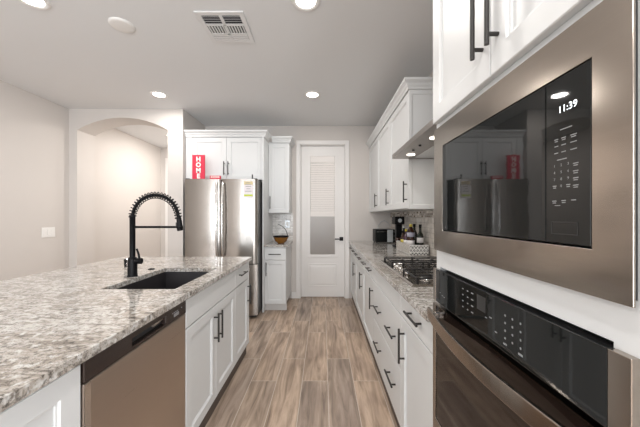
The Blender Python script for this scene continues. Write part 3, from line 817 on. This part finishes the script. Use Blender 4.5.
for j, y in enumerate((.655, .630, .604)):
    for i in range(4): obar(y, 1.066-.018*i, .004, .0045)
obar(.655, .998, .012, .004); obar(.604, .998, .014, .005)
mb.build('panel_print', 'print', cp)
MB().obox(FT, .735, .775, 1.043, 1.083, .0151, .0154).build('display', 'dark', cp)
dz0, dz1 = .350, .966
dor = MB().hole(FT, (ey0, ey1, dz0, dz1), (ey0+.02, ey1-.022, .53, .962), .0005, .016).build('door', 'steel', t, .002)
MB().obox(FT, ey0+.021, ey1-.023, .531, .961, .002, .0125).build('door_glass', 'ovenglass', dor, .001)
mb = MB(); n = 24; ring = []
for i in range(n+1):
    s = i/n; u = 1.078+(.392-1.078)*s; w = .030+.034*math.sin(math.pi*s)
    ring.append([FT(u, .908, w), FT(u, .950, w), FT(u, .950, w+.011), FT(u, .908, w+.011)])
vs = [p for r in ring for p in r]
fs = [(4*i+k, 4*i+(k+1)%4, 4*i+4+(k+1)%4, 4*i+4+k) for i in range(n) for k in range(4)] + [(0,1,2,3), (4*n+3,4*n+2,4*n+1,4*n)]
mb.add(vs, fs)
hd = mb.build('handle', 'steel', t, .002)
for u in (1.045, .425):
    MB().obox(FT, u-.010, u+.010, .918, .940, .0126, .034).build('handle_bracket', 'steelb', hd, .002)

# ------------------------------------------------------------------ fridge alcove
# tall side panel
tag(MB().box(-.822, -.802, 3.75, YB-.001, 0, 2.384).build('fridge_side_panel', 'cab', None, .001), 'tall white panel standing against the right side of the fridge', 'panel')
XW = XC
# cabinet above fridge, front carcass Y 3.80
FB = frame((0, 3.80, 0), (1,0,0), (0,-1,0))
t = thing('wall_cabinet', 'wide white cabinet above the fridge with twin doors', 'cabinet', (-1.34, 3.80, 1.80))
carcass(FB, XC+.002, -.823, 1.80, 2.40, YB-3.80-.002, t)
MB().obox(FB, XC+.002, -1.785, 1.80, 2.40, .0005, .021).build('filler_strip', 'cab', t)
da = shaker(FB, -1.784, -1.3165, 1.802, 2.378, t); pull(FB, -1.345, 1.955, .185, da)
db = shaker(FB, -1.3165, -.823, 1.802, 2.378, t, st=.058); pull(FB, -1.288, 1.955, .185, db)
# narrow uppers and base
FN = frame((0, 4.095, 0), (1,0,0), (0,-1,0))
t = thing('wall_cabinet', 'narrow white cabinet right of the fridge above the fruit bowl', 'cabinet', (-.65, 4.095, 1.35))
carcass(FN, -.801, -.495, 1.352, 2.40, YB-4.095-.002, t)
dd = shaker(FN, -.801, -.495, 1.353, 2.378, t); pull(FN, -.775, 1.505, .185, dd)
crown([(XC+.002, 3.779), (-.800, 3.779), (-.800, 4.015)], 'crown_moulding', 'white crown moulding on the cabinet over the fridge')
crown([(-.747, 4.074), (-.495, 4.074), (-.495, YB-.002)], 'crown_moulding', 'white crown moulding on the narrow cabinet beside the door')
FM = frame((0, 3.80, 0), (1,0,0), (0,-1,0))
t = thing('base_cabinet', 'narrow white base cabinet right of the fridge under the fruit bowl', 'cabinet', (-.65, 3.80, 0))
carcass(FM, -.801, -.505, BZ, CT, YB-3.80-.002, t, top=False)
MB().obox(FM, -.8005, -.5055, 0, .1045, -.066, -.05).build('toe_kick', 'kickw', t)
dr = slabfront(FM, -.801, -.505, .706, .868, t); pull(FM, -.655, .787, .165, dr, False)
dd = shaker(FM, -.801, -.505, BZ+.002, .703, t, st=.05); pull(FM, -.772, .585, .185, dd)
w = MB().box(-.8015, -.480, 3.757, YB-.002, CT, .914).build('counter_worktop', 'granite', None, .003)
tag(w, 'small granite worktop under the fruit bowl beside the fridge', 'worktop')
struct('wall_backsplash_tile', MB().box(-.8015, -.480, YB-.009, YB-.0005, .9145, 1.351), 'tileb')

# fridge
fx0, fx1, fyf = -1.756, -.834, 3.50
t = thing('refrigerator', 'tall stainless french-door refrigerator in the alcove', 'refrigerator', (-1.295, 3.95, 0))
MB().box(fx0+.004, fx1-.004, fyf+.075, 4.36, .03, 1.774).build('body', 'dark', t, .004)
MB().box(fx0+.03, fx1-.03, fyf+.09, 4.30, 0, .03).build('feet', 'dark', t)
def fdoor(x0, x1, z0, z1, name):
    n = 16; vs = []; fs = []; tk = .070; bul = .022
    for i in range(n+1):
        s = i/n; x = x0+(x1-x0)*s
        e = min(s, 1-s)*(x1-x0); rnd = 0.014*max(0, 1-e/0.02)**2
        y = fyf + rnd - bul*math.sin(math.pi*s) + bul*.5
        vs += [(x, y, z0), (x, y, z1), (x, fyf+tk, z0), (x, fyf+tk, z1)]
    mb = MB()
    for i in range(n):
        a, b = 4*i, 4*i+4
        fs.append((a, b, b+1, a+1))
    mb.add(vs, fs, True)
    fs = []
    for i in range(n):
        a, b = 4*i, 4*i+4; fs += [(a+2,a+3,b+3,b+2),(a,a+2,b+2,b),(a+1,b+1,b+3,a+3)]
    fs += [(0,1,3,2),(4*n,4*n+2,4*n+3,4*n+1)]
    mb.add(vs, fs)
    return mb.build(name, 'steelf', t)
xm = (fx0+fx1)/2
dl = fdoor(fx0, xm-.003, .70, 1.774, 'door'); drr = fdoor(xm+.003, fx1, .70, 1.774, 'door')
dw = fdoor(fx0, fx1, .045, .690, 'freezer_drawer')
for dd, x, sg in ((dl, xm-.036, -1), (drr, xm+.036, 1)):
    pts = []
    for i in range(17):
        s = i/16; pts.append((x + sg*.010*math.sin(math.pi*s)*0, fyf-.020-.034*math.sin(math.pi*s)**.6, .80+.93*s))
    MB().tube(pts, .015, 12).build('handle', 'steelb', dd)
pts = [(fx0+.09+(fx1-fx0-.18)*i/12, fyf-.020-.030*math.sin(math.pi*i/12)**.6, .62) for i in range(13)]
MB().tube(pts, .0125, 12).build('handle', 'steelb', dw)
MB().box(fx1-.055, fx1-.005, fyf+.02, fyf+.09, 1.7745, 1.785).build('hinge_cover', 'dark', t, .003)
MB().box(fx0+.005, fx0+.055, fyf+.02, fyf+.09, 1.7745, 1.785).build('hinge_cover', 'dark', t, .003)
MB().cyl((-.900, fyf+.03, 1.7745), (-.900, fyf+.03, 1.835), .008).build('hinge_pin', 'dark', t)
yl = fyf-.0085-.003
lb = MB().box(-1.000, -.880, yl, yl+.002, 1.535, 1.745).build('energy_label', 'label', drr)
MB().box(-.995, -.885, yl-.001, yl, 1.70, 1.742).build('label_header', 'labely', lb)
MB().box(-.995, -.885, yl-.001, yl, 1.556, 1.578).build('label_band', 'green', lb)
mb = MB()
for z, w in ((1.72, .05), (1.70, .08), (1.675, .07), (1.645, .05), (1.615, .08)): mb.box(-.94-w/2, -.94+w/2, yl-.0015, yl-.001, z, z+.007)
mb.build('label_print', 'print', lb)

# HOME sign on the fridge
t = thing('home_sign', 'upright red wooden sign reading HOME on the fridge', 'sign', (-1.623, 3.62, 1.7755))
MB().box(-1.705, -1.542, 3.610, 3.628, 1.7755, 2.104).build('board', 'red', t, .002)
for i, c in enumerate('HOME'):
    text('letter', c, 'letter', t, (-1.6235, 3.6092, 2.045-.0735*i), (1,0,0), (0,0,1), .083, .0008)
for o in list(bpy.data.objects):
    if o.name.startswith('letter') and o.type == 'FONT': o.data.offset = 0.0035
t = thing('red_block_sign', 'small low red block with white marks lying on the fridge', 'sign', (-1.395, 3.60, 1.7755))
MB().box(-1.465, -1.328, 3.585, 3.612, 1.7755, 1.828).build('board', 'red', t, .001)
mb = MB()
for k in range(5): mb.box(-1.452+.024*k, -1.437+.024*k, 3.5838, 3.585, 1.803, 1.820)
mb.build('white_marks', 'letter', t)

# fruit bowl
bx, by = -.605, 3.985
t = thing('fruit_bowl', 'amber bowl with black rim and curved banana hook', 'bowl', (bx, by, .914))
MB().lathe((bx, by, .9145), [(0, 0), (.045, 0), (.050, .006), (.085, .035), (.106, .085), (.110, .100), (.104, .100), (.098, .085), (.078, .040), (.040, .014), (0, .012)], 36).build('bowl', 'amber', t)
MB().lathe((bx, by, .9145), [(.106, .088), (.113, .092), (.113, .106), (.103, .106), (.101, .092), (.106, .088)], 36).build('rim', 'black', t)
pts = [(bx+.095, by, 1.00)] + [(bx+.095-.19*(1-math.cos(a)), by, 1.01+.185*math.sin(a)) for a in [math.radians(d) for d in range(0, 80, 8)]]
pts.append((pts[-1][0]-.012, by, pts[-1][2]-.012))
MB().tube(pts, .0045, 8).build('banana_hook', 'black', t)
t = thing('wall_outlet', 'small grey outlet plate on tiles behind the fruit bowl', 'outlet', (-.565, YB-.009, 1.18))
F = frame((-.565, YB-.0092, 1.18), (1,0,0), (0,-1,0))
MB().obox(F, -.035, .035, -.057, .057, 0, .005).build('plate', 'silver', t, .001)
MB().obox(F, -.017, .017, -.034, .034, .005, .007).build('socket', 'white', t)

# ------------------------------------------------------------------ things on the right counter
# toaster oven
t = thing('toaster_oven', 'small black toaster oven with silver control column on far counter', 'toaster oven', (.90, 4.12, .914))
a0, a1, b0, b1, z0, z1 = .760, 1.045, 4.00, 4.24, .928, 1.112
MB().box(a0, a1, b0+.006, b1, z0, z1).build('body', 'black', t, .006)
MB().box(a0+.008, .925, b0-.003, b0+.005, z0+.014, z1-.014).build('door', 'blackglass', t, .002)
MB().box(.930, 1.010, b0-.002, b0+.005, z0+.003, z1-.003).build('control_column', 'silver', t, .002)
for z in (.96, 1.02, 1.08): MB().cyl((1.027, b0-.012, z), (1.027, b0+.005, z), .013, n=16).build('knob', 'dark', t)
MB().box(a0+.02, .915, b0-.024, b0-.014, z1-.035, z1-.026).box(a0+.02, a0+.03, b0-.016, b0-.002, z1-.035, z1-.026).box(.905, .915, b0-.016, b0-.002, z1-.035, z1-.026).build('handle', 'steelb', t)
for x in (a0+.02, a1-.02):
    for y in (b0+.03, b1-.02): MB().cyl((x, y, .9143), (x, y, z0+.002), .010, n=12).build('foot', 'dark', t)
pts = [(.84, 4.27, .92), (.84, 4.28, 1.05), (.85, 4.29, 1.15), (.90, 4.30, 1.215), (.96, 4.31, 1.235), (1.01, 4.32, 1.20), (1.04, 4.33, 1.17), (1.066, 4.33, 1.16)]
tag(MB().tube(pts, .005, 8).build('power_cord', 'silver'), 'grey power cord arching above the toaster oven', 'cord')
# coffee maker
t = thing('coffee_maker', 'slim black coffee maker with pale dial behind the bottles', 'coffee maker', (.955, 3.50, .914))
MB().box(.90, 1.01, 3.44, 3.60, .9145, .935).build('base', 'black', t, .004)
MB().box(.935, 1.01, 3.535, 3.60, .9355, 1.20).build('column', 'black', t, .004)
MB().box(.895, 1.015, 3.44, 3.60, 1.2005, 1.300).build('brew_head', 'black', t, .010)
MB().cyl((.955, 3.434, 1.25), (.955, 3.441, 1.25), .024, n=24).build('dial', 'silver', t)
MB().lathe((.945, 3.485, .936), [(0, .0), (.032, 0), (.036, .02), (.034, .09), (.030, .10), (0, .10)], 24).build('carafe', 'bottleb', t)
# basket
kx0, kx1, ky0, ky1 = .872, 1.062, 2.780, 3.300
t = thing('bottle_basket', 'white basket with dark lattice print holding bottles', 'basket', ((kx0+kx1)/2, (ky0+ky1)/2, .914))
MB().box(kx0, kx1, ky0, ky1, .9145, .922).build('base', 'basket', t, .002)
MB().box(kx0, kx1, ky0, ky0+.008, .9225, 1.014).build('side_panel', 'basket', t, .002)
MB().box(kx0, kx1, ky1-.008, ky1, .9225, 1.014).build('side_panel', 'basket', t, .002)
MB().box(kx0, kx0+.008, ky0+.0085, ky1-.0085, .9225, 1.014).build('side_panel', 'wicker', t, .002)
MB().box(kx1-.008, kx1, ky0+.0085, ky1-.0085, .9225, 1.014).build('side_panel', 'wicker', t, .002)
def bottle(x, y, r, H, nr, mat, label, cap='cap', bands=(), lab='paper', sh=.62):
    z = .9225
    t = thing('bottle', label, 'bottle', (x, y, z), 'bottles in the lattice basket')
    MB().lathe((x, y, z), [(0, .0), (r*.9, 0), (r, .006), (r, H*sh), (r*.85, H*(sh+.07)), (nr*1.2, H*(sh+.15)), (nr, H*(sh+.2)), (nr, H*.93), (0, H*.93)], 24).build('glass_body', mat, t)
    MB().lathe((x, y, z), [(0, H), (nr*1.1, H), (nr*1.15, H*.985), (nr*1.15, H*.90), (nr, H*.90)], 18).build('cap', cap, t)
    for (a, b, m) in bands:
        MB().lathe((x, y, z), [(r+.0005, H*a), (r+.0008, H*a), (r+.0008, H*b), (r+.0005, H*b)], 24).build('paper_label', m, t)
bottle(1.006, 2.865, .033, .295, .013, 'bottleg', 'dark green bottle nearest the cooktop in the basket', 'black', ((.36, .54, 'paper'),), sh=.58)
bottle(.935, 2.950, .040, .298, .015, 'bottleb', 'stout bottle with white and lilac labels in the basket', 'cap', ((.22, .42, 'paper'), (.55, .70, 'paperl')), sh=.72)
bottle(.915, 3.050, .026, .240, .012, 'bottlev', 'slender short bottle with yellow cap in the basket', 'cap', ((.3, .5, 'paper'),))
bottle(1.015, 3.080, .032, .295, .013, 'bottleg', 'tall dark bottle at the back of the basket against the tiles', 'black', ())
bottle(.914, 3.160, .027, .215, .012, 'bottleb', 'short dark reddish bottle behind the slender yellow-capped one', 'black', ((.35, .55, 'cap'),))
bottle(.945, 3.240, .028, .270, .012, 'bottleg', 'dark bottle at the far end of the basket', 'silver', ())
t = thing('wall_outlet', 'pale outlet plate on backsplash right of the bottles', 'outlet', (XR-.013, 2.62, 1.13))
FO = lambda u, v, w: Vector((XR-.0097 - w, 2.62+u, 1.13+v))
MB().obox(FO, -.035, .035, -.057, .057, 0, .005).build('plate', 'white', t, .001)
MB().obox(FO, -.017, .017, -.034, .034, .0052, .007).build('socket', 'white', t)

# lettering becomes plain meshes
bpy.context.view_layer.update()
dgr = bpy.context.evaluated_depsgraph_get()
for o in [o for o in bpy.data.objects if o.type == 'FONT']:
    me = bpy.data.meshes.new_from_object(o.evaluated_get(dgr))
    nm, par, mt, m0 = o.name, o.parent, o.matrix_local.copy(), o.data.materials[0]
    bpy.data.objects.remove(o)
    n = bpy.data.objects.new(nm, me); COL.objects.link(n); n.parent = par; n.matrix_local = mt
    if not me.materials: me.materials.append(m0)
